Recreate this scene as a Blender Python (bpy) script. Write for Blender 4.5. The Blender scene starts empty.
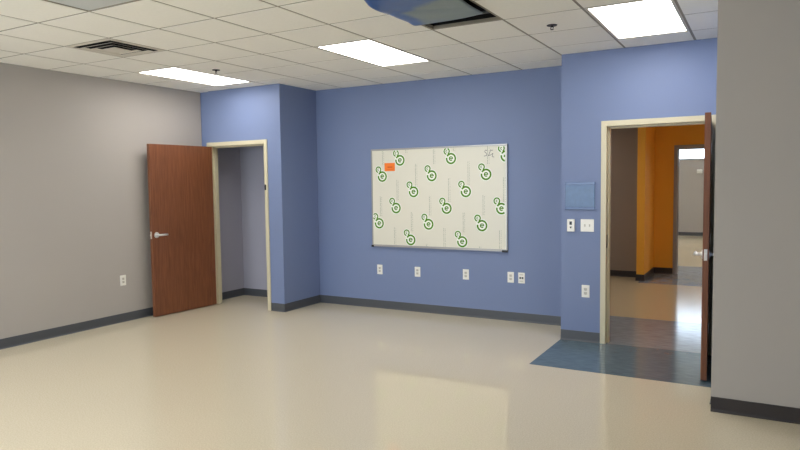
import bpy, bmesh, math, random
from mathutils import Vector, Matrix
random.seed(4)
PI = math.pi
C = bpy.context.scene.collection
T = 0.6096                       # ceiling module
H = 2.8616                       # ceiling height
XL, XA, XE, XG = -3.636, -2.255, 1.228, 2.715
YG, YC, YE, YB = 0.657, 2.094, 2.233, 2.844
YF, XR = -7.0, 5.2               # wall behind the camera, right-hand wall
WT = 0.14

# ------------------------------------------------------------------ materials
def mat(name, col, rough=0.6, metal=0.0, noise=0.0, nscale=8.0, bump=0.0, bscale=60.0, coat=0.0, spec=0.5):
    m = bpy.data.materials.new(name); m.use_nodes = True
    nt = m.node_tree; b = nt.nodes['Principled BSDF']
    b.inputs['Roughness'].default_value = rough
    b.inputs['Metallic'].default_value = metal
    b.inputs['Coat Weight'].default_value = coat
    b.inputs['Coat Roughness'].default_value = 0.08
    b.inputs['Specular IOR Level'].default_value = spec
    tc = nt.nodes.new('ShaderNodeTexCoord')
    n = nt.nodes.new('ShaderNodeTexNoise'); n.inputs['Scale'].default_value = nscale
    n.inputs['Detail'].default_value = 4
    nt.links.new(tc.outputs['Object'], n.inputs['Vector'])
    r = nt.nodes.new('ShaderNodeMix'); r.data_type = 'RGBA'
    nt.links.new(n.outputs['Fac'], r.inputs['Factor'])
    a = [max(0, c * (1 - noise)) for c in col]; d = [min(1, c * (1 + noise)) for c in col]
    r.inputs['A'].default_value = (*a, 1); r.inputs['B'].default_value = (*d, 1)
    nt.links.new(r.outputs['Result'], b.inputs['Base Color'])
    if bump:
        n2 = nt.nodes.new('ShaderNodeTexNoise'); n2.inputs['Scale'].default_value = bscale
        nt.links.new(tc.outputs['Object'], n2.inputs['Vector'])
        bp = nt.nodes.new('ShaderNodeBump'); bp.inputs['Strength'].default_value = bump
        bp.inputs['Distance'].default_value = 0.004
        nt.links.new(n2.outputs['Fac'], bp.inputs['Height'])
        nt.links.new(bp.outputs['Normal'], b.inputs['Normal'])
    return m

def lin(r, g, b):
    f = lambda c: ((c / 255 + 0.055) / 1.055) ** 2.4 if c > 10 else c / 255 / 12.92
    return (f(r), f(g), f(b))

def emis(name, col, s):
    m = bpy.data.materials.new(name); m.use_nodes = True
    b = m.node_tree.nodes['Principled BSDF']
    b.inputs['Base Color'].default_value = (.8, .8, .8, 1)
    b.inputs['Emission Color'].default_value = (*col, 1)
    b.inputs['Emission Strength'].default_value = s
    return m

M = {}
M['grey'] = mat('grey_wall_paint', lin(176, 170, 164), .75, noise=.02, nscale=2, bump=.08, bscale=180)
M['closet'] = mat('closet_wall_cool_grey', lin(166, 166, 180), .75, noise=.02, nscale=2)  # cooler, bluer grey than the room walls
M['blue'] = mat('blue_wall_paint', lin(119, 134, 171), .6, noise=.02, nscale=2, bump=.08, bscale=180)
M['orange'] = mat('orange_wall_paint', lin(240, 172, 58), .7, noise=.03, nscale=2)
M['hallgrey'] = mat('dimmed_grey_wall_paint', lin(150, 134, 122), .75, noise=.02, nscale=2)  # same grey wall paint, with the hall's dimness put into the colour
M['white_paint'] = mat('white_paint', lin(235, 233, 228), .7, noise=.01)
M['base'] = mat('vinyl_baseboard', lin(76, 79, 84), .45, noise=.05, nscale=5)
M['base_dark'] = mat('dark_vinyl_baseboard', lin(48, 42, 42), .5, noise=.05, nscale=5)
M['tile'] = mat('ceiling_tile', lin(248, 246, 239), .9, noise=.035, nscale=45, bump=.25, bscale=160)
M['tbar'] = mat('ceiling_tee_bar', lin(150, 143, 128), .6, noise=.01)  # the grid's shadow lines are put into this darker bar colour
M['frame'] = mat('cream_door_frame_paint', lin(208, 199, 170), .4, noise=.015, nscale=3)
M['darkframe'] = mat('grey_door_frame_paint', lin(158, 152, 146), .4, noise=.02)
M['chrome'] = mat('satin_chrome', lin(232, 230, 226), .32, metal=.75, noise=.02)
M['bronze'] = mat('dark_metal', lin(40, 36, 34), .4, metal=.6, noise=.05)
M['plate'] = mat('white_plastic_plate', lin(240, 238, 230), .35, noise=.01)
M['slot'] = mat('outlet_face_plastic', lin(204, 200, 190), .4, noise=.01)
M['black'] = mat('black_plastic', lin(18, 18, 20), .4, noise=.05)
M['alu'] = mat('brushed_aluminium', lin(172, 170, 168), .35, metal=.7, noise=.03)
M['steel'] = mat('dull_galvanised_steel', lin(120, 122, 126), .5, metal=.5, noise=.1)
M['plenum'] = mat('dark_plenum', lin(26, 26, 28), .9, noise=.2)
M['film'] = mat('white_protective_film', lin(226, 223, 208), .35, noise=.02, nscale=6, bump=.12, bscale=14)
M['green'] = mat('green_print', lin(84, 136, 22), .8, noise=.05, spec=.1)
M['halo'] = mat('white_print', lin(240, 244, 232), .5, noise=.01)
M['faint'] = mat('faint_grey_print', lin(140, 150, 128), .5, noise=.05)
M['ink'] = mat('grey_marker_ink', lin(112, 112, 106), .5, noise=.05)
M['sticker'] = mat('orange_sticker', lin(255, 128, 28), .5, noise=.04)
M['stickerink'] = mat('red_brown_ink', lin(206, 70, 24), .5, noise=.04)
M['vent'] = mat('white_enamel', lin(214, 208, 196), .5, noise=.02)
M['lens_off'] = mat('unlit_prismatic_lens', lin(206, 210, 211), .35, noise=.04, nscale=60, bump=.2, bscale=200)
M['glow'] = emis('lit_light_diffuser', (1.0, .965, .91), 9.5)
M['glow_hall'] = emis('lit_hall_diffuser', (1.0, .965, .90), 13.0)
M['glow_far'] = emis('lit_far_diffuser', (1.0, .99, .96), 12.0)

def frosted():
    m = bpy.data.materials.new('dimming_glass'); m.use_nodes = True
    nt = m.node_tree; nt.nodes.remove(nt.nodes['Principled BSDF'])
    tr = nt.nodes.new('ShaderNodeBsdfTranslucent'); tr.inputs['Color'].default_value = (.62, .63, .64, 1)
    nt.links.new(tr.outputs[0], nt.nodes['Material Output'].inputs['Surface'])
    return m
M['frosted'] = frosted()

def wood():
    m = bpy.data.materials.new('red_brown_wood_veneer'); m.use_nodes = True
    nt = m.node_tree; b = nt.nodes['Principled BSDF']; b.inputs['Roughness'].default_value = .42
    tc = nt.nodes.new('ShaderNodeTexCoord'); mp = nt.nodes.new('ShaderNodeMapping')
    mp.inputs['Scale'].default_value = (34, 34, 1.6)
    nt.links.new(tc.outputs['Object'], mp.inputs['Vector'])
    n = nt.nodes.new('ShaderNodeTexNoise'); n.inputs['Scale'].default_value = 2.2; n.inputs['Detail'].default_value = 7
    n.inputs['Distortion'].default_value = .6
    nt.links.new(mp.outputs['Vector'], n.inputs['Vector'])
    cr = nt.nodes.new('ShaderNodeValToRGB')
    cr.color_ramp.elements[0].position = .3; cr.color_ramp.elements[0].color = (*lin(104, 60, 36), 1)
    cr.color_ramp.elements[1].position = .7; cr.color_ramp.elements[1].color = (*lin(131, 80, 50), 1)
    nt.links.new(n.outputs['Fac'], cr.inputs['Fac']); nt.links.new(cr.outputs['Color'], b.inputs['Base Color'])
    return m
M['wood'] = wood()

def floor_mat(name, base, dark, light, speck, rough, bumpv, streak=False):
    m = bpy.data.materials.new(name); m.use_nodes = True
    nt = m.node_tree; b = nt.nodes['Principled BSDF']
    b.inputs['Roughness'].default_value = rough
    tc = nt.nodes.new('ShaderNodeTexCoord')
    n = nt.nodes.new('ShaderNodeTexNoise'); n.inputs['Scale'].default_value = speck; n.inputs['Detail'].default_value = 3
    if streak:
        mp = nt.nodes.new('ShaderNodeMapping'); mp.inputs['Scale'].default_value = (1, 5, 1)
        nt.links.new(tc.outputs['Object'], mp.inputs['Vector']); nt.links.new(mp.outputs['Vector'], n.inputs['Vector'])
    else:
        nt.links.new(tc.outputs['Object'], n.inputs['Vector'])
    cr = nt.nodes.new('ShaderNodeValToRGB'); e = cr.color_ramp.elements
    e[0].position = .32; e[0].color = (*dark, 1); e[1].position = .68; e[1].color = (*light, 1)
    x = cr.color_ramp.elements.new(.5); x.color = (*base, 1)
    nt.links.new(n.outputs['Fac'], cr.inputs['Fac']); nt.links.new(cr.outputs['Color'], b.inputs['Base Color'])
    n2 = nt.nodes.new('ShaderNodeTexNoise'); n2.inputs['Scale'].default_value = 7; n2.inputs['Detail'].default_value = 2
    nt.links.new(tc.outputs['Object'], n2.inputs['Vector'])
    bp = nt.nodes.new('ShaderNodeBump'); bp.inputs['Strength'].default_value = bumpv; bp.inputs['Distance'].default_value = .01
    nt.links.new(n2.outputs['Fac'], bp.inputs['Height']); nt.links.new(bp.outputs['Normal'], b.inputs['Normal'])
    return m
M['cream_floor'] = floor_mat('cream_speckled_vinyl', lin(215, 204, 180), lin(206, 194, 168), lin(223, 213, 190), 110, .015, .0015)
M['blue_floor'] = floor_mat('slate_blue_vinyl', lin(90, 110, 122), lin(80, 99, 111), lin(100, 121, 133), 9, .09, .012, True)
M['grey_floor'] = floor_mat('grey_marbled_vinyl', lin(134, 140, 148), lin(120, 126, 134), lin(148, 153, 160), 7, .13, .03, True)
M['tan_floor'] = floor_mat('tan_speckled_vinyl', lin(196, 176, 142), lin(184, 164, 130), lin(206, 188, 154), 60, .13, .03)

def blue_sheet():
    m = bpy.data.materials.new('dusty_blue_plastic_sheet'); m.use_nodes = True
    nt = m.node_tree; b = nt.nodes['Principled BSDF']; b.inputs['Roughness'].default_value = .32
    tc = nt.nodes.new('ShaderNodeTexCoord'); sp = nt.nodes.new('ShaderNodeSeparateXYZ')
    nt.links.new(tc.outputs['Object'], sp.inputs[0])
    n = nt.nodes.new('ShaderNodeTexNoise'); n.inputs['Scale'].default_value = 6; n.inputs['Detail'].default_value = 6
    nt.links.new(tc.outputs['Object'], n.inputs['Vector'])
    def math_(op, a, bb):
        k = nt.nodes.new('ShaderNodeMath'); k.operation = op
        for i, v in enumerate((a, bb)):
            if isinstance(v, (int, float)): k.inputs[i].default_value = v
            else: nt.links.new(v, k.inputs[i])
        return k.outputs[0]
    # dust settled over the middle of the sheet; the taped rim stays clean blue
    d1 = math_('SUBTRACT', math_('MULTIPLY', sp.outputs[0], -7.0), 1.05)
    d2 = math_('SUBTRACT', math_('MULTIPLY', math_('ADD', sp.outputs[1], .16), -5.0), math_('MULTIPLY', sp.outputs[0], 2.0))
    d = math_('MAXIMUM', d1, d2)
    d = math_('ADD', d, math_('MULTIPLY', math_('SUBTRACT', n.outputs['Fac'], .5), .9))
    cr = nt.nodes.new('ShaderNodeValToRGB'); e = cr.color_ramp.elements
    e[0].position = .0; e[0].color = (*lin(108, 122, 124), 1); e[1].position = .4; e[1].color = (*lin(8, 74, 148), 1)
    nt.links.new(d, cr.inputs['Fac']); nt.links.new(cr.outputs['Color'], b.inputs['Base Color'])
    return m
M['bluesheet'] = blue_sheet()

def plaque_mat():
    m = mat('blue_acrylic', lin(78, 108, 148), .3, noise=.3, nscale=26, bump=.3, bscale=26)
    return m
M['plaque'] = plaque_mat()
M['plaque_rim'] = mat('blue_acrylic_band', lin(76, 100, 144), .25, noise=.05)

# ------------------------------------------------------------------ helpers
def bx(bm, x0, x1, y0, y1, z0, z1, mi=0):
    vs = [bm.verts.new(p) for p in ((x0,y0,z0),(x1,y0,z0),(x1,y1,z0),(x0,y1,z0),(x0,y0,z1),(x1,y0,z1),(x1,y1,z1),(x0,y1,z1))]
    fs = []
    for f in ((0,3,2,1),(4,5,6,7),(0,1,5,4),(2,3,7,6),(1,2,6,5),(3,0,4,7)):   # bottom, top, -y, +y, +x, -x
        k = bm.faces.new([vs[i] for i in f]); k.material_index = mi; fs.append(k)
    return fs

def quad(bm, pts, mi=0):
    f = bm.faces.new([bm.verts.new(p) for p in pts]); f.material_index = mi; return f

def cyl(bm, p0, p1, r0, r1=None, n=20, mi=0, cap=True):
    r1 = r0 if r1 is None else r1
    p0, p1 = Vector(p0), Vector(p1); d = (p1 - p0).normalized()
    u = d.orthogonal().normalized(); v = d.cross(u)
    A = []; B = []
    for i in range(n):
        a = 2 * PI * i / n; o = u * math.cos(a) + v * math.sin(a)
        A.append(bm.verts.new(p0 + o * r0)); B.append(bm.verts.new(p1 + o * r1))
    for i in range(n):
        f = bm.faces.new((A[i], A[(i+1) % n], B[(i+1) % n], B[i])); f.material_index = mi; f.smooth = True
    if cap:
        bm.faces.new(A[::-1]).material_index = mi; bm.faces.new(B).material_index = mi

def tube(bm, pts, rs, n=14, mi=0):
    pts = [Vector(p) for p in pts]; rings = []
    for i, p in enumerate(pts):
        d = (pts[min(i+1, len(pts)-1)] - pts[max(i-1, 0)]).normalized()
        ref = Vector((0, 0, 1)) if abs(d.z) < .9 else Vector((1, 0, 0))
        u = d.cross(ref).normalized(); v = u.cross(d)
        r = rs[i] if isinstance(rs[i], tuple) else (rs[i], rs[i])
        rings.append([bm.verts.new(p + u * math.cos(2*PI*k/n) * r[0] + v * math.sin(2*PI*k/n) * r[1]) for k in range(n)])
    for a, b in zip(rings, rings[1:]):
        for k in range(n):
            f = bm.faces.new((a[k], a[(k+1) % n], b[(k+1) % n], b[k])); f.smooth = True; f.material_index = mi
    bm.faces.new(rings[0][::-1]); bm.faces.new(rings[-1])

def obj(name, bm, mats, parent=None, loc=None, bevel=0, seg=2):
    bmesh.ops.recalc_face_normals(bm, faces=bm.faces)
    me = bpy.data.meshes.new(name); bm.to_mesh(me); bm.free()
    if not isinstance(mats, (list, tuple)): mats = [mats]
    for k in mats: me.materials.append(M[k])
    o = bpy.data.objects.new(name, me); C.objects.link(o)
    if parent: o.parent = parent
    if loc: o.location = loc
    if bevel:
        b = o.modifiers.new('bevel', 'BEVEL'); b.width = bevel; b.segments = seg; b.limit_method = 'ANGLE'
    return o

def N(): return bmesh.new()

def thing(name, label, cat, loc=(0,0,0), rotz=0, group=None, kind=None):
    o = bpy.data.objects.new(name, None); C.objects.link(o); o.empty_display_size = .1
    o.location = loc; o.rotation_euler = (0, 0, rotz)
    o['label'] = label; o['category'] = cat
    if group: o['group'] = group
    if kind: o['kind'] = kind
    return o

def struct(name, bm, mats, label, cat, parent=None):
    o = obj(name, bm, mats, parent)
    o['kind'] = 'structure'; o['label'] = label; o['category'] = cat
    return o

# ------------------------------------------------------------------ floors
bm = N()
def fl(x0, x1, y0, y1, mi):
    bx(bm, x0, x1, y0, y1, -.1, 0, mi)
MY0, MY1, TH = 1.208, YE + .025, 3.62
fl(XL-.2, XE, YF-.2, YB+.14, 0)
fl(XE, XR+.2, YF-.2, MY0, 0)
fl(XE, XG+.14, MY0, MY1, 1)
fl(XG+.14, XR+.2, MY0, YE+.14, 0)
fl(XE, XG+.14, MY1, TH, 2)
fl(-2.2, XE, YB+.14, TH, 2); fl(XG+.14, XR+.2, YE+.14, TH, 2)
fl(-2.2, XR+.2, TH, 6.36, 3)
fl(-2.2, 1.30, 6.36, 7.1, 3)
fl(1.30, XR+.2, 6.36, 7.72, 2)
fl(-3.2, 8.2, 7.72, 8.73, 2)
fl(-3.2, 8.2, 8.73, 16.2, 3)
struct('floor', bm, ['cream_floor', 'blue_floor', 'grey_floor', 'tan_floor'],
       'glossy cream speckled vinyl floor with slate blue and grey insets at the open doorway', 'floor')

# ------------------------------------------------------------------ walls
def wall(name, boxes, mats, label, faces=None):
    bm = N()
    for b in boxes:
        fs = bx(bm, *b)
        if faces:
            for i, m in faces.items(): fs[i].material_index = m
    return struct(name, bm, mats, label, 'wall')

wall('wall_left', [(XL-WT, XL, YF-WT, YC+.02, 0, H)], ['grey'], 'long warm grey painted wall on the left side of the room')
# closet front, with its door opening
O1a, O1b, HT = -3.462, -2.523, 2.131
bm = N()
bx(bm, XL-WT, -3.468, YC+.035, YC+.12, 0, H)
bx(bm, -3.468, O1a-.002, YC, YC+.12, 0, H)
bx(bm, O1b+.002, XA, YC, YC+.12, 0, H)
bx(bm, O1a-.002, O1b+.002, YC, YC+.12, HT+.002, H)
struct('wall_closet_front', bm, ['blue'], 'short blue wall around the closet doorway in the left corner', 'wall')
bm = N()
fs = bx(bm, XA-.12, XA, YC+.12, YB, 0, H); fs[5].material_index = 1
struct('wall_closet_side', bm, ['blue', 'closet'], 'narrow darker blue return wall between closet front and back wall', 'wall')
bm = N(); bx(bm, XL-WT, XL, YC+.12, YB, 0, H)
struct('wall_closet_left', bm, ['closet'], 'dim grey left wall inside the closet', 'wall')
bm = N()
bx(bm, XA-.12, XE, YB, YB+.14, 0, H)
struct('wall_back', bm, ['blue'], 'wide blue wall carrying the film-covered whiteboard', 'wall')
bm = N(); bx(bm, XL-WT, XA-.12, YB, YB+.14, 0, H)
struct('wall_closet_back', bm, ['closet'], 'grey back wall inside the closet', 'wall')
# door wall
O2a, O2b = 1.672, 2.582
bm = N()
for b in ((XE, O2a-.002, YE, YE+.14, 0, H), (O2b+.002, XG+.14, YE, YE+.14, 0, H), (O2a-.002, O2b+.002, YE, YE+.14, HT+.002, H)):
    fs = bx(bm, *b); fs[3].material_index = 1
struct('wall_right_door', bm, ['blue', 'hallgrey'], 'blue wall around the large open doorway on the right', 'wall')
bm = N()
fs = bx(bm, XE, XE+.14, YE+.14, YB+.14, 0, H)
struct('wall_jog', bm, ['blue'], 'short hidden jog joining the back wall and the doorway wall', 'wall')
bm = N()
fs = bx(bm, XG, XG+.14, YG+.14, YE, 0, H)
struct('wall_alcove_return', bm, ['blue'], 'return wall of the doorway alcove behind the open door', 'wall')
bm = N()
bx(bm, XG, XR, YG, YG+.14, 0, H)
struct('wall_right_front', bm, ['grey'], 'grey wall in the right foreground, ending in a vertical corner', 'wall')
wall('wall_right', [(XR, XR+WT, YF-WT, YG+.14, 0, H)], ['grey'], 'grey wall on the right of the camera')
# unseen wall behind the camera; its two windows are added for cool daylight
wz0, wz1 = .9, 2.5
added_wins = [(-3.3, -1.5), (-1.1, .7)]
bm = N()
xs = [XL, added_wins[0][0], added_wins[0][1], added_wins[1][0], added_wins[1][1], XR]
for i in range(5):
    if i in (1, 3):
        bx(bm, xs[i], xs[i+1], YF-WT, YF, 0, wz0); bx(bm, xs[i], xs[i+1], YF-WT, YF, wz1, H)
    else: bx(bm, xs[i], xs[i+1], YF-WT, YF, 0, H)
struct('wall_front', bm, ['grey'], 'grey wall behind the camera with two added windows', 'wall')
for i, (a, b) in enumerate(added_wins):
    bm = N()
    for q in ((a, a+.05, wz0, wz1), (b-.05, b, wz0, wz1), ((a+b)/2-.02, (a+b)/2+.02, wz0, wz1)):
        bx(bm, q[0], q[1], YF-.1, YF-.04, q[2], q[3])
    bx(bm, a+.05, (a+b)/2-.02, YF-.1, YF-.04, wz0, wz0+.05); bx(bm, (a+b)/2+.02, b-.05, YF-.1, YF-.04, wz0, wz0+.05)
    bx(bm, a+.05, (a+b)/2-.02, YF-.1, YF-.04, wz1-.05, wz1); bx(bm, (a+b)/2+.02, b-.05, YF-.1, YF-.04, wz1-.05, wz1)
    struct('window_%d' % (i+1), bm, ['alu'], 'aluminium framed window added behind the camera for cool daylight', 'window')

# hall beyond the door
bm = N(); bx(bm, -2.2, 1.245, 6.93, 7.07, 0, H)
struct('wall_hall_far', bm, ['hallgrey'], 'grey wall with hall dimness in its colour, seen through the open doorway, left of the orange wall', 'wall')
bm = N(); bx(bm, 1.245, 1.362, 6.57, 7.58, 0, H)
struct('wall_hall_column', bm, ['orange'], 'projecting orange wall end in the hallway', 'wall')
bm = N()
P2a, P2b = 1.722, 2.64
for b in ((1.362, P2a-.002, 7.58, 7.72, 0, H), (P2b+.002, XR, 7.58, 7.72, 0, H), (P2a-.002, P2b+.002, 7.58, 7.72, HT+.002, H)):
    fs = bx(bm, *b); fs[3].material_index = 1
struct('wall_hall_orange', bm, ['orange', 'white_paint'], 'orange hallway wall around the far doorway', 'wall')
bm = N(); bx(bm, -2.34, -2.2, YB+.14, 7.07, 0, H)
struct('wall_hall_left', bm, ['hallgrey'], 'left end wall of the hallway', 'wall')
bm = N(); bx(bm, XR, XR+.14, YG+.14, 7.72, 0, H)
struct('wall_hall_right', bm, ['orange'], 'right end wall of the hallway', 'wall')
# bright room beyond: far partition with clerestory window band above
FY = 15.86
bm = N(); bx(bm, -3.2, 8.2, FY, FY+.14, 0, 2.15); bx(bm, -3.2, 8.2, FY, FY+.14, 2.95, 3.4)
struct('wall_far_room', bm, ['grey'], 'pale grey far wall of the bright room beyond the hallway', 'wall')
bm = N(); bx(bm, -3.34, -3.2, 7.72, FY, 0, 3.4)
struct('wall_far_left', bm, ['grey'], 'left wall of the bright room beyond the hallway', 'wall')
bm = N(); bx(bm, 8.2, 8.34, 7.72, FY, 0, 3.4)
struct('wall_far_right', bm, ['grey'], 'right wall of the bright room beyond the hallway', 'wall')
bm = N(); bx(bm, -3.2, 8.2, 7.72, 7.86, H, 3.4)
bx(bm, -3.2, 1.362, 7.72, 7.86, 0, H); bx(bm, XR, 8.2, 7.72, 7.86, 0, H)
struct('wall_far_front', bm, ['grey'], 'near wall of the bright room beyond the hallway', 'wall')
bm = N()
for i in range(7):
    x = -3.2 + 11.4 * i / 6
    bx(bm, max(-3.2, x-.025), min(8.2, x+.025), FY+.03, FY+.09, 2.19, 2.91)
bx(bm, -3.2, 8.2, FY+.03, FY+.09, 2.15, 2.19); bx(bm, -3.2, 8.2, FY+.03, FY+.09, 2.91, 2.95)
struct('window_3', bm, ['alu'], 'high band of bright windows above the far wall of the lit room', 'window')

w3 = bpy.data.objects['window_3']
for i in range(6):
    bm = N(); xa = -3.2 + 11.4*i/6; xb = -3.2 + 11.4*(i+1)/6
    bx(bm, xa+.02, xb-.02, FY+.055, FY+.061, 2.18, 2.92); obj('dimming_pane', bm, 'frosted', w3)  # panes added to cut the sky's brightness through the far windows

# baseboards (coved vinyl)
def base(name, x0, y0, x1, y1, nx, ny, m='base', label='dark grey vinyl baseboard', h=.102, parent=None):
    prof = [(0, 0), (.018, 0), (.012, .006), (.008, .018), (.006, h-.004), (.003, h), (0, h)]
    bm = N(); R = []
    for (x, y) in ((x0, y0), (x1, y1)):
        R.append([bm.verts.new((x + nx*a, y + ny*a, z)) for a, z in prof])
    n = len(prof)
    for k in range(n): bm.faces.new((R[0][k], R[0][(k+1) % n], R[1][(k+1) % n], R[1][k]))
    bm.faces.new(R[0][::-1]); bm.faces.new(R[1])
    return struct(name, bm, [m], label, 'baseboard')
base('baseboard_left', XL, YF, XL, YC, 1, 0, label='dark grey vinyl baseboard along the long left grey wall')
base('baseboard_closet_front', -2.468, YC, XA, YC, 0, -1, label='short dark grey baseboard right of the closet door frame')
base('baseboard_closet_side', XA, YC-.006, XA, YB, 1, 0, label='dark grey baseboard along the blue return wall beside the closet')
base('baseboard_back', XA+.006, YB, XE, YB, 0, -1, label='dark grey baseboard under the whiteboard wall')
base('baseboard_door_wall', XE, YE, 1.616, YE, 0, -1, m='base', label='short dark grey baseboard left of the large doorway')
base('baseboard_right_front', XG, YG, XR, YG, 0, -1, m='base_dark', label='near-black baseboard on the right foreground wall')
base('baseboard_closet_left', XL, YC+.12, XL, YB, 1, 0, label='dark baseboard on the left wall inside the closet')
base('baseboard_closet_back', XL+.006, YB, XA-.12, YB, 0, -1, label='dark baseboard on the back wall inside the closet')
base('baseboard_alcove', XG, YG+.14, XG, YE-.03, -1, 0, label='dark baseboard behind the open right-hand door')
base('baseboard_hall_far', -2.2, 6.93, 1.245, 6.93, 0, -1, m='base_dark', label='near-black baseboard under the dim-coloured grey hallway wall')
base('baseboard_hall_column', 1.235, 6.57, 1.368, 6.57, 0, -1, m='base_dark', label='near-black baseboard on the front of the orange wall end')
base('baseboard_hall_side', 1.362, 6.564, 1.362, 7.58, 1, 0, m='base_dark', label='near-black baseboard on the side of the orange wall end')
base('baseboard_hall_orange', 1.368, 7.58, 1.668, 7.58, 0, -1, m='base_dark', label='near-black baseboard left of the far doorway')
base('baseboard_far_room', -3.2, FY, 8.2, FY, 0, -1, label='dark baseboard along the far wall of the bright room')

# ------------------------------------------------------------------ ceiling
lights = []
for li in (-5, -1, 3, 7):
    for v in (1, -5, -11):
        if li == 7 or (li == 3 and v == -5): continue
        lights.append((li, v))
occupied = {}
for li, v in lights:
    for k in (0, 1): occupied[(li, v+k)] = 1
occupied[(-4, -1)] = 1                     # air diffuser
for k in (-3, -4): occupied[(-2, k)] = 1   # grey panel
for k in (0, -1, -2): occupied[(1, k)] = 1      # opening
bm = N()
g, drop = .011, .005
i0, i1 = -7, 9
for i in range(i0, i1):
    for j in range(-13, 6):
        x0, x1 = i*T, (i+1)*T; y0, y1 = j*T, (j+1)*T
        if (i, j) in occupied: continue
        # rooms this tile belongs to: clip to the room shell rectangle
        X0, X1 = max(x0, XL-.1), min(x1, XR+.1); Y0, Y1 = max(y0, YF-.1), min(y1, YB+.1)
        if X1 - X0 < .02 or Y1 - Y0 < .02: continue
        bx(bm, X0+g, X1-g, Y0+g, Y1-g, H+.0005, H+.016, 0)
for i in range(i0, i1+1):                  # tee bars
    x = i*T
    if x < XL or x > XR: continue
    ys = [(YF-.1, YB+.1)]
    if i == 2 or i == 1: pass
    for a, b in ys: bx(bm, x-.012, x+.012, a, b, H+.003, H+.03, 1)
for j in range(-13, 6):
    y = j*T
    if y < YF or y > YB: continue
    for a, b in ([(XL-.1, XR+.1)] if j not in (0, -1) else [(XL-.1, T-.012), (2*T+.012, XR+.1)]):
        bx(bm, a, b, y-.0118, y+.0118, H+.0032, H+.029, 1)
# backing above the tiles with a hole for the opening
hx0, hx1, hy0, hy1 = T, 2*T, -2*T, T
for b in ((XL-.2, hx0, YF-.2, YB+.3), (hx1, XR+.2, YF-.2, YB+.3), (hx0, hx1, YF-.2, hy0), (hx0, hx1, hy1, YB+.3)):
    bx(bm, *b, H+.14, H+.2, 2)
# plenum box above the opening
for b in ((hx0-.04, hx0, hy0-.04, hy1+.04), (hx1, hx1+.04, hy0-.04, hy1+.04), (hx0, hx1, hy0-.04, hy0), (hx0, hx1, hy1, hy1+.04)):
    bx(bm, *b, H+.03, H+.7, 2)
bx(bm, hx0-.04, hx1+.04, hy0-.04, hy1+.04, H+.7, H+.74, 2)
struct('ceiling', bm, ['tile', 'tbar', 'plenum'], 'suspended ceiling of square cream tiles in a metal grid with one opening', 'ceiling')
bm = N(); bx(bm, -2.34, XR+.14, YB+.14, 7.72, H, H+.1)
struct('ceiling_hall', bm, ['tile'], 'plain hallway ceiling beyond the doorway', 'ceiling')
bm = N(); bx(bm, -3.34, 8.34, 7.72, FY+.14, 3.4, 3.5)
struct('ceiling_far', bm, ['tile'], 'ceiling of the bright room beyond the hallway', 'ceiling')

def light(x0, y0, label, group, glow='glow', top=H, lx=T, ly=2*T):
    t = thing('ceiling_light', label, 'ceiling light', (x0+lx/2, y0+ly/2, top), group=group)
    hx, hy = lx/2-.008, ly/2-.008; w = .022
    bm = N()
    for b in ((-hx, hx, -hy, -hy+w), (-hx, hx, hy-w, hy), (-hx, -hx+w, -hy+w, hy-w), (hx-w, hx, -hy+w, hy-w)):
        bx(bm, *b, 0, .012)
    obj('light_frame', bm, 'vent', t)
    bm = N(); bx(bm, -hx+w, hx-w, -hy+w, hy-w, .003, .009)
    obj('diffuser', bm, glow, t)
    bm = N(); bx(bm, -hx+.01, hx-.01, -hy+.01, hy-.01, .012, .1)
    obj('housing', bm, 'steel', t)
    return t
for li, v in lights:
    if v == 1:
        lab = {-5: 'lit rectangular ceiling light nearest the closet, leftmost of the three', -1: 'lit rectangular ceiling light in the middle, left of the blue sheet',
               3: 'lit rectangular ceiling light in front of the open right doorway'}[li]
        light(li*T, v*T, lab, 'ceiling lights of the room')
    else:
        light(li*T, v*T, 'lit rectangular ceiling light in the rows behind the camera', 'ceiling lights behind the camera')
for x in (-.6, 3.4):
    light(x, 4.3, 'rectangular hallway ceiling light beyond the open doorway', 'hallway ceiling lights', 'glow_hall', H-.012, T, 2*T)
for x in (-1.2, 2.0, 5.0):
    for y in (9.2, 12.4):
        light(x, y, 'ceiling light of the bright room beyond the hallway', 'far room ceiling lights', 'glow_far', 3.388)

# unlit grey panel at the top left
t = thing('unlit_ceiling_panel', 'grey unlit ceiling panel above the air vent at the top edge', 'ceiling panel', (-1.5*T, -3*T, H))
bm = N(); hx, hy = T/2-.004, T-.004; w = .01
for b in ((-hx, hx, -hy, -hy+w), (-hx, hx, hy-w, hy), (-hx, -hx+w, -hy+w, hy-w), (hx-w, hx, -hy+w, hy-w)): bx(bm, *b, 0, .012)
obj('panel_frame', bm, 'tbar', t)
bm = N(); bx(bm, -hx+w, hx-w, -hy+w, hy-w, .004, .009); obj('lens', bm, 'lens_off', t)

# square louvred air diffuser
t = thing('air_vent', 'square louvred air diffuser in the ceiling at upper left', 'air vent', (-3.5*T, -.5*T, H))
def ring(bm, a0, z0, a1, z1, th=.002):
    p = [[(-a, -a, z), (a, -a, z), (a, a, z), (-a, a, z)] for a, z in ((a0, z0), (a1, z1), (a1, z1+th), (a0, z0+th))]
    V = [[bm.verts.new(q) for q in r] for r in p]
    for k in range(4):
        for c in range(4): bm.faces.new((V[k][c], V[k][(c+1) % 4], V[(k+1) % 4][(c+1) % 4], V[(k+1) % 4][c]))
bm = N(); ring(bm, .298, .0, .262, -.004, .006); obj('outer_frame', bm, 'vent', t)
bm = N(); bx(bm, -.28, .28, -.28, .28, .115, .125); ring(bm, .274, .0, .278, .115, .002); obj('duct_throat', bm, 'plenum', t)  # duct shade is put into the throat's near-black colour
for a, w_ in ((.222, .030), (.150, .028)):
    bm = N(); ring(bm, a, -.012, a-w_, -.004); obj('louvre', bm, 'vent', t)
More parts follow.
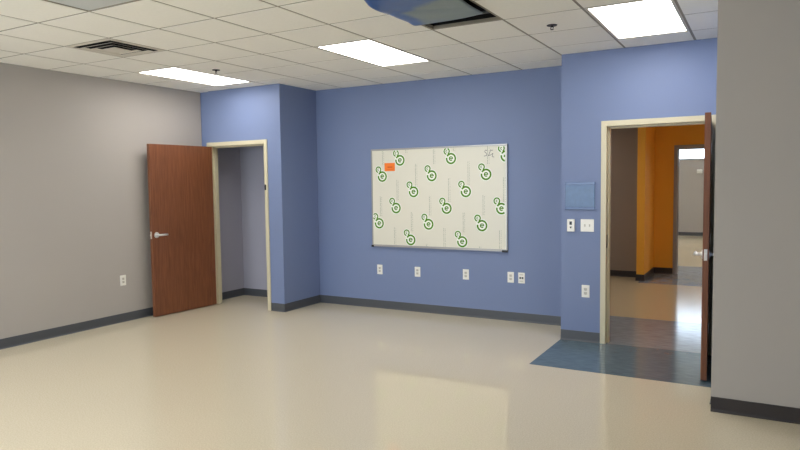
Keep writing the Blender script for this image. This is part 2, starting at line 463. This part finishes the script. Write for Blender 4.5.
bm = N(); bx(bm, -.085, .085, -.085, .085, -.014, -.010); obj('centre_plate', bm, 'vent', t)

# sprinklers
def sprinkler(x, y, label):
    t = thing('sprinkler_head', label, 'sprinkler', (x, y, H), group='ceiling sprinklers')
    bm = N(); cyl(bm, (0,0,.0), (0,0,-.005), .042, .04, 24); obj('escutcheon', bm, 'bronze', t)
    bm = N(); cyl(bm, (0,0,-.005), (0,0,-.016), .010)
    for s in (-1, 1): tube(bm, [(s*.008,0,-.014), (s*.012,0,-.024), (s*.003,0,-.034)], [.003]*3, 8)
    obj('frame_arms', bm, 'bronze', t)
    bm = N(); cyl(bm, (0,0,-.033), (0,0,-.036), .013, .013, 16); obj('deflector', bm, 'bronze', t)
sprinkler(-2.2, .98, 'small dark ceiling sprinkler beside the leftmost lit light')
sprinkler(1.495, .98, 'small dark ceiling sprinkler between the blue sheet and the right light')

# blue plastic sheet sagging through the opening
bm = N(); nx, ny = 28, 44; G = []
sx0, sx1, sy0, sy1 = -.315, .292, -.80, .236      # relative to the opening's centre line
for j in range(ny+1):
    row = []
    for i in range(nx+1):
        u, v = i/nx, j/ny
        x = sx0 + (sx1-sx0)*u; y = sy0 + (sy1-sy0)*v + .035*(1-u)*v
        z = -.040 + .010*u - .008*math.sin(PI*u) + .003*math.sin(9*v+3*u) + .002*math.sin(23*v-7*u)
        if u < .06: z += .018*(1-u/.06)**2
        if u > .95: z += .002*((u-.95)/.05)
        if v > .96: z += .003*((v-.96)/.04)**2
        x += .006*math.sin(9*v+1)*(1-u)
        if v < .42: x += .14*((.42-v)/.42)**1.0*(1-u)
        row.append(bm.verts.new((x, y, z)))
    G.append(row)
for j in range(ny):
    for i in range(nx):
        f = bm.faces.new((G[j][i], G[j][i+1], G[j+1][i+1], G[j+1][i])); f.smooth = True
sh = obj('plastic_sheet', bm, 'bluesheet', None, (1.5*T, 0, H))
so = sh.modifiers.new('thick', 'SOLIDIFY'); so.thickness = .004
sh['label'] = 'blue dusty plastic sheet sagging out of the open ceiling tile'; sh['category'] = 'plastic sheet'
# conduit inside the opening
bm = N(); cyl(bm, (T+.002, .50, H+.05), (2*T-.002, .50, H+.05), .012, n=14)
o = obj('conduit', bm, 'steel'); o['label'] = 'thin grey pipe inside the dark ceiling opening in front of the blue sheet'; o['category'] = 'pipe'

# ------------------------------------------------------------------ door frames
def frame(name, a, b, y, depth, label, m='frame', fw=.052):
    t = thing(name, label, 'door frame', ((a+b)/2, y, 0), kind='structure')
    cx = (a+b)/2; a -= cx; b -= cx; pr = .014
    def prof(nm, pts_fn):
        pass
    for s, e in ((-1, a), (1, b)):
        bm = N()
        x0, x1 = sorted((e, e+s*fw))
        bx(bm, x0, x1, -pr, 0, 0, HT+fw)                      # face
        xi0, xi1 = sorted((e-s*.001, e+s*.003))
        bx(bm, xi0, xi1, 0, depth, 0, HT)                     # rabbet lining
        xs0, xs1 = sorted((e-s*.001, e-s*.017))
        bx(bm, xs0, xs1, .048, depth-.03, 0, HT-.016)             # stop
        bx(bm, x0, x1, depth, depth+pr, 0, HT+fw)
        obj('jamb', bm, m, t, bevel=.0025)
    bm = N()
    bx(bm, a, b, -pr, 0, HT, HT+fw); bx(bm, a, b, depth, depth+pr, HT, HT+fw)
    bx(bm, a, b, 0, depth, HT-.003, HT+.001); bx(bm, a+.001, b-.001, .048, depth-.03, HT-.019, HT-.003)
    obj('head', bm, m, t, bevel=.0025)
    return t
tf1 = frame('trim_1', O1a, O1b, YC, .12, 'cream metal frame around the closet doorway')
tf2 = frame('trim_2', O2a, O2b, YE, .14, 'cream metal frame around the large open doorway')
tf3 = frame('trim_3', P2a, P2b, 7.58, .14, 'dark grey metal frame around the far hallway doorway', 'darkframe')
bm = N(); cx = (O1a+O1b)/2; bx(bm, -2.507-cx-.012, -2.507-cx+.012, -.019, -.014, 1.545, 1.615); obj('strike_plate', bm, 'black', tf1, bevel=.002)['label'] = 'small black plate on the right jamb'
bm = N(); cx = (O2a+O2b)/2; bx(bm, O2a-cx+.0, O2a-cx+.003, .008, .04, .95, 1.08); obj('strike_plate', bm, 'bronze', tf2, bevel=.001)['label'] = 'dark strike plate in the left jamb'

# ------------------------------------------------------------------ doors
def door(name, hinge, ang, w, label, side, pin=0.0):
    """leaf runs along local -Y from the hinge; thickness along local X (0 .. -.045*side)"""
    t = thing(name, label, 'door', (hinge[0], hinge[1], 0), ang, kind='structure')
    th = .045; x0, x1 = (0, th) if side > 0 else (-th, 0)
    bm = N(); bx(bm, x0, x1, -w, 0, .012, HT-.005); obj('door_leaf', bm, 'wood', t, bevel=.002)
    xm = (x0+x1)/2; yl = -w+.062; zl = 1.015
    for s in (-1, 1):
        xf = x1 if s > 0 else x0
        bm = N(); cyl(bm, (xf, yl, zl), (xf+s*.006, yl, zl), .036, .034, 28); cyl(bm, (xf+s*.006, yl, zl), (xf+s*.018, yl, zl), .022, .015, 20)
        lv = obj('lever_rose', bm, 'chrome', t)
        bm = N()
        tube(bm, [(xf+s*.016, yl, zl), (xf+s*.045, yl, zl), (xf+s*.056, yl+.008, zl), (xf+s*.058, yl+.03, zl), (xf+s*.056, yl+.08, zl), (xf+s*.05, yl+.125, zl)],
             [.012, .012, .0125, (.0095, .013), (.009, .0125), (.008, .011)])
        obj('lever_handle', bm, 'chrome', t)
    bm = N(); bx(bm, xm-.0125, xm+.0125, -w-.0015, -w, zl-.045, zl+.045); bx(bm, xm-.006, xm+.006, -w-.013, -w-.0015, zl-.012, zl+.012)
    obj('latch_plate', bm, 'chrome', t, bevel=.001)
    for z in (.25, 1.07, 1.88):
        bm = N(); xk = -.006 if pin == 0 else pin+.006
        cyl(bm, (xk, .009, z-.055), (xk, .009, z+.055), .007, n=14); bx(bm, min(xk, pin), max(xk, pin), -.002, .009, z-.05, z+.05)
        obj('hinge', bm, 'chrome', t)
    return t
door('door_1', (-3.460, 2.077), math.radians(-3.1), .968, 'reddish brown wood door standing open against the left grey wall', 1)
d2 = door('door_2', (2.542, 2.216), math.radians(3.5), .88, 'reddish brown wood door open at right, seen edge-on beside the grey wall', 1, .045)

# ------------------------------------------------------------------ wall plates
def plate_base(name, loc, face, label, cat, w, h, group=None):
    rot = {'y': 0, 'x': PI/2}[face]
    t = thing(name, label, cat, loc, rot, group)
    bm = N(); bx(bm, -w/2, w/2, -.006, 0, -h/2, h/2); obj('cover_plate', bm, 'plate', t, bevel=.0025)
    return t
def duplex(loc, face, label):
    t = plate_base('wall_outlet', loc, face, label, 'wall outlet', .078, .124, 'white wall outlets')
    for s in (-1, 1):
        bm = N(); z = s*.0195
        bx(bm, -.0165, .0165, -.0085, -.006, z-.014, z+.014); so = obj('socket', bm, 'slot', t, bevel=.003)
        for dx, hh in ((-.0065, .0045), (.0065, .0035)):
            bm = N(); bx(bm, dx-.0011, dx+.0011, -.0089, -.0085, z+.002-hh, z+.002+hh); obj('socket_slot', bm, 'black', so)
        bm = N(); cyl(bm, (0, -.0085, z-.009), (0, -.0089, z-.009), .0024, n=10); obj('ground_hole', bm, 'black', so)
    bm = N(); cyl(bm, (0, -.006, 0), (0, -.0075, 0), .0035, n=12); obj('screw', bm, 'chrome', t)
    return t
yb = YB
duplex((-1.291, yb, .503), 'y', 'white wall outlet under the left end of the whiteboard, leftmost on the blue wall')
duplex((-.742, yb, .503), 'y', 'white wall outlet under the whiteboard, second from the left on the blue wall')
duplex((-.087, yb, .508), 'y', 'white wall outlet under the whiteboard, right of its middle and standing alone')
duplex((.476, yb, .508), 'y', 'white wall outlet paired with the black-ported data plate')
duplex((1.476, YE, .510), 'y', 'white wall outlet low between the blue corner and the large door frame')
duplex((XL, .797, .497), 'x', 'white wall outlet low on the left grey wall near the open door')
t = plate_base('wall_data_plate', (.605, yb, .507), 'y', 'white data plate with two black ports right of the paired outlet', 'data plate', .078, .124)
for s in (-1, 1):
    bm = N(); bx(bm, s*.013-.0095, s*.013+.0095, -.0085, -.006, -.011, .011); obj('data_port', bm, 'black', t, bevel=.001)
for s in (-1, 1):
    bm = N(); bx(bm, -.022, .022, -.0072, -.006, s*.037-.006, s*.037+.006); obj('label_strip', bm, 'slot', t)
t = plate_base('switch_plate', (1.489, YE, 1.167), 'y', 'double white light switch plate left of the large door frame', 'light switch', .13, .124)
for s in (-1, 1):
    bm = N(); bx(bm, s*.023-.006, s*.023+.006, -.0075, -.006, -.013, .013); tg = obj('toggle_bezel', bm, 'slot', t)
    bm = N()
    v = [bm.verts.new(p) for p in ((s*.023-.004, -.0075, -.004), (s*.023+.004, -.0075, -.004), (s*.023+.004, -.0075, .006), (s*.023-.004, -.0075, .006),
                                   (s*.023-.003, -.019, .006), (s*.023+.003, -.019, .006), (s*.023+.003, -.018, .011), (s*.023-.003, -.018, .011))]
    for f in ((0,1,5,4), (1,2,6,5), (2,3,7,6), (3,0,4,7), (4,5,6,7), (3,2,1,0)): bm.faces.new([v[k] for k in f])
    obj('toggle', bm, 'slot', tg)
t = thing('wall_thermostat', 'small white wall thermostat with dark display beside the light switches', 'thermostat', (1.33, YE, 1.166))
bm = N(); bx(bm, -.037, .037, -.022, 0, -.062, .062); obj('case', bm, 'plate', t, bevel=.005)
bm = N(); bx(bm, -.012, .012, -.0235, -.022, .006, .04); obj('display', bm, 'black', t)
bm = N()
v0 = [(-.013, -.0232, -.012), (.013, -.0232, -.012), (.0, -.0232, -.032)]
A = [bm.verts.new(p) for p in v0]; B = [bm.verts.new((p[0], -.022, p[2])) for p in v0]
bm.faces.new(A); bm.faces.new(B[::-1])
for k in range(3): bm.faces.new((A[k], A[(k+1) % 3], B[(k+1) % 3], B[k]))
obj('button', bm, 'black', t)
# blue room plaque
t = thing('room_sign', 'blank blue acrylic room sign above the thermostat and switches', 'sign', (1.417, YE, 1.46))
bm = N(); bx(bm, -.144, .144, -.010, 0, -.108, .108); obj('sign_panel', bm, 'plaque', t, bevel=.002)
for z0, z1, nm in ((.108, .136, 'top_band'), (-.136, -.108, 'bottom_band')):
    bm = N(); bx(bm, -.146, .146, -.012, 0, z0, z1); obj(nm, bm, 'plaque_rim', t, bevel=.002)
# device in the far room
t = thing('wall_alarm', 'tiny white device mounted on the far grey wall of the bright room', 'alarm', (1.38, FY, 1.83))
bm = N(); bx(bm, -.05, .09, -.05, 0, -.06, .05); obj('alarm_body', bm, 'plate', t, bevel=.01)
bm = N(); bx(bm, -.03, .03, -.06, -.05, -.0, .04); obj('alarm_lens', bm, 'plate', t, bevel=.004)

# ------------------------------------------------------------------ whiteboard
bx0, bx1, bz0, bz1 = -1.388, .444, .808, 2.044
cxb, czb = (bx0+bx1)/2, (bz0+bz1)/2; hw, hh = (bx1-bx0)/2, (bz1-bz0)/2
wb = thing('whiteboard', 'large whiteboard still covered with white film printed with green swirls', 'whiteboard', (cxb, YB, czb))
bm = N(); bx(bm, -hw+.01, hw-.01, -.014, 0, -hh+.01, hh-.01); obj('board_panel', bm, 'plate', wb)
for nm, b in (('top_rail', (-hw, hw, -.024, 0, hh-.02, hh)), ('bottom_rail', (-hw, hw, -.024, 0, -hh, -hh+.02)),
              ('side_rail', (-hw, -hw+.014, -.024, 0, -hh+.02, hh-.02)), ('side_rail', (hw-.014, hw, -.024, 0, -hh+.02, hh-.02))):
    bm = N(); bx(bm, *b); obj(nm, bm, 'alu', wb, bevel=.002)
bm = N(); bx(bm, -hw+.03, hw-.06, -.036, -.024, -hh-.004, -hh+.012); obj('lower_ledge', bm, 'alu', wb, bevel=.002)
for x0, x1 in ((-hw-.004, -hw+.032), (hw-.062, hw+.002)):
    bm = N(); bx(bm, x0, x1, -.04, -.022, -hh-.012, -hh+.014); obj('end_cap', bm, 'black', wb, bevel=.003)
fy = -.0175
bm = N(); bx(bm, -hw+.016, hw-.026, fy, -.014, -hh+.021, hh-.021); film = obj('protective_film', bm, 'film', wb)
# printed marks lie flat on the film
XMIN, XMAX, ZMIN, ZMAX = -hw+.016, hw-.026, -hh+.021, hh-.021
def arc(bm, cx, cz, r, w, a0, a1, y, n=26, mi=0):
    pr = None
    for k in range(n+1):
        a = math.radians(a0 + (a1-a0)*k/n)
        P = [(cx+math.cos(a)*q, cz+math.sin(a)*q) for q in (r-w/2, r+w/2)]
        if pr:
            c = [pr[0], pr[1], P[1], P[0]]
            if all(XMIN <= p[0] <= XMAX and ZMIN <= p[1] <= ZMAX for p in c):
                quad(bm, [(p[0], y, p[1]) for p in c], mi)
        pr = P
def disc(bm, cx, cz, r, y, mi=0, n=28):
    k = [(cx+math.cos(2*PI*i/n)*r, cz+math.sin(2*PI*i/n)*r) for i in range(n)]
    k = [(min(max(x, XMIN), XMAX), min(max(z, ZMIN), ZMAX)) for x, z in k]
    bm.faces.new([bm.verts.new((x, y, z)) for x, z in k]).material_index = mi
def bar(bm, x0, x1, z0, z1, y, mi=0):
    x0, x1 = max(x0, XMIN), min(x1, XMAX); z0, z1 = max(z0, ZMIN), min(z1, ZMAX)
    if x1 > x0 and z1 > z0: quad(bm, [(x0, y, z0), (x1, y, z0), (x1, y, z1), (x0, y, z1)], mi)
LOGO = [(-0.965, 1.894), (-1.225, 1.696), (-0.264, 1.895), (-0.523, 1.694), (0.183, 1.698), (0.428, 1.904), (-0.777, 1.5), (-0.074, 1.499), (-1.029, 1.297), (-0.327, 1.298), (0.371, 1.301), (-1.28, 1.1), (-0.573, 1.101), (0.13, 1.099), (-0.825, 0.901), (-0.125, 0.901)]
for (lx, lz) in LOGO:
    bm = N()
    x, z = lx-cxb, lz-czb
    yy = fy-.0006; yh = fy-.0003
    sx, sz = x-.056, z+.088
    disc(bm, x, z, .076, yh, 1); disc(bm, sx, sz, .050, fy-.00045, 1)
    arc(bm, x, z, .057, .020, 150, -190, yy, 44)
    arc(bm, sx, sz, .034, .0155, -62, 262, yy, 32)
    if XMIN < x-.1 and x+.02 < XMAX:
        quad(bm, [(p[0], yy, p[1]) for p in ((sx+.008, sz-.040), (sx+.026, sz-.028), (x-.034, z+.054), (x-.052, z+.042))])
    # letter e in the big ring, c in the small one
    arc(bm, x, z, .021, .013, 0, 315, yy-.0001, 22); bar(bm, x-.018, x+.026, z-.005, z+.006, yy-.0001)
    arc(bm, sx, sz, .011, .0075, 45, 315, yy-.0001, 14)
    obj('green_swirl_print', bm, ['green', 'halo'], film)
LINES = [(-1.219, 1.843, 2.02), (-0.747, 1.559, 1.843), (-1.013, 1.398, 1.65), (-1.259, 1.193, 1.449), (-0.498, 1.837, 2.012), (-0.045, 1.577, 1.86), (-0.3, 1.375, 1.664), (-0.558, 1.209, 1.448), (-0.814, 1.011, 1.249), (0.202, 1.818, 2.021), (0.396, 1.377, 1.664), (0.143, 1.224, 1.458), (-0.111, 1.017, 1.256), (-0.367, 0.833, 1.059), (-1.059, 0.827, 1.056), (0.346, 0.831, 1.052), (-0.607, 0.825, 0.856), (0.095, 0.833, 0.856), (-0.879, 1.983, 2.032), (-0.231, 1.984, 2.032)]
for (lx, z0, z1) in LINES:
    bm = N()
    x = lx-cxb; a, b = z0-czb, z1-czb
    for dx, ww, sd in ((0, .0055, .5), (.020, .0035, .28)):
        zz = a
        while zz < b:
            L = random.uniform(.006, .02); bar(bm, x+dx-ww/2, x+dx+ww/2, zz, min(zz+L, b), fy-.0003); zz += L+random.uniform(.003, .008)/sd*.5
    obj('vertical_fine_print', bm, 'faint', film)
# handwritten mark near the top right
bm = N()
def stroke(pts, w=.006):
    for (a, b), (c, d) in zip(pts, pts[1:]):
        dx, dz = c-a, d-b; L = math.hypot(dx, dz) or 1; px, pz = -dz/L*w/2, dx/L*w/2
        quad(bm, [(a+px, fy-.0009, b+pz), (a-px, fy-.0009, b-pz), (c-px, fy-.0009, d-pz), (c+px, fy-.0009, d+pz)])
ox, oz = (0.17, 1.941); ox -= cxb; oz -= czb
stroke([(ox+.03, oz+.03), (ox+.01, oz+.04), (ox-.005, oz+.02), (ox+.02, oz+.0), (ox+.022, oz-.025), (ox-.012, oz-.03)])
stroke([(ox+.075, oz+.045), (ox+.055, oz-.005), (ox+.04, oz-.03), (ox+.07, oz-.02), (ox+.10, oz+.0), (ox+.09, oz-.04), (ox+.115, oz-.045)])
stroke([(ox+.075, oz+.03), (ox+.10, oz+.035)])
obj('handwritten_mark', bm, 'ink', film)
# orange sticker
(sx0, sz1), (sx1, sz0) = ((-1.189, 1.865), (-1.039, 1.763))
bm = N(); bx(bm, -(sx1-sx0)/2, (sx1-sx0)/2, -.0012, 0, -(sz1-sz0)/2, (sz1-sz0)/2)
st = obj('orange_sticker', bm, 'sticker', wb, ((sx0+sx1)/2-cxb, fy-.0005, (sz0+sz1)/2-czb))
bm = N(); bx(bm, -.03, .04, -.0016, -.0012, -.006, .004); bx(bm, -.045, .045, -.0016, -.0012, -.03, -.027); obj('sticker_print', bm, 'stickerink', st)

# ------------------------------------------------------------------ world, camera
w = bpy.data.worlds.new('sky'); bpy.context.scene.world = w; w.use_nodes = True
bg = w.node_tree.nodes['Background']; bg.inputs['Color'].default_value = (.72, .85, 1.0, 1); bg.inputs['Strength'].default_value = 13.0
def portal(x0, x1, y, z0, z1, face):
    l = bpy.data.lights.new('window_portal', 'AREA'); l.shape = 'RECTANGLE'; l.size = x1-x0; l.size_y = z1-z0
    l.cycles.is_portal = True
    o = bpy.data.objects.new('window_portal', l); C.objects.link(o); o.location = ((x0+x1)/2, y, (z0+z1)/2)
    o.rotation_euler = (PI/2 if face > 0 else -PI/2, 0, 0)
for a, b in added_wins: portal(a, b, YF-.12, wz0, wz1, 1)
portal(-3.2, 8.2, FY+.12, 2.15, 2.95, -1)

cam = bpy.data.cameras.new('camera'); co = bpy.data.objects.new('camera', cam); C.objects.link(co)
cam.sensor_width = 36; cam.lens = 646.124*36/800; cam.clip_start = .05
yaw, pit, rol = (0.51415, -0.06488, -0.01335)
cy, sy, cp, sp = math.cos(yaw), math.sin(yaw), math.cos(pit), math.sin(pit)
fw = Vector((-sy*cp, cy*cp, sp)); rt = Vector((cy, sy, 0)); up = rt.cross(fw)
R_, U_ = rt*math.cos(rol)+up*math.sin(rol), -rt*math.sin(rol)+up*math.cos(rol)
m = Matrix((R_, U_, -fw)).transposed().to_4x4(); m.translation = Vector((3.0129, -4.2358, 1.6113))
co.matrix_world = m
sc = bpy.context.scene; sc.camera = co
sc.view_settings.view_transform = 'Standard'; sc.view_settings.look = 'None'; sc.view_settings.gamma = 1
sc.view_settings.exposure = 0.14
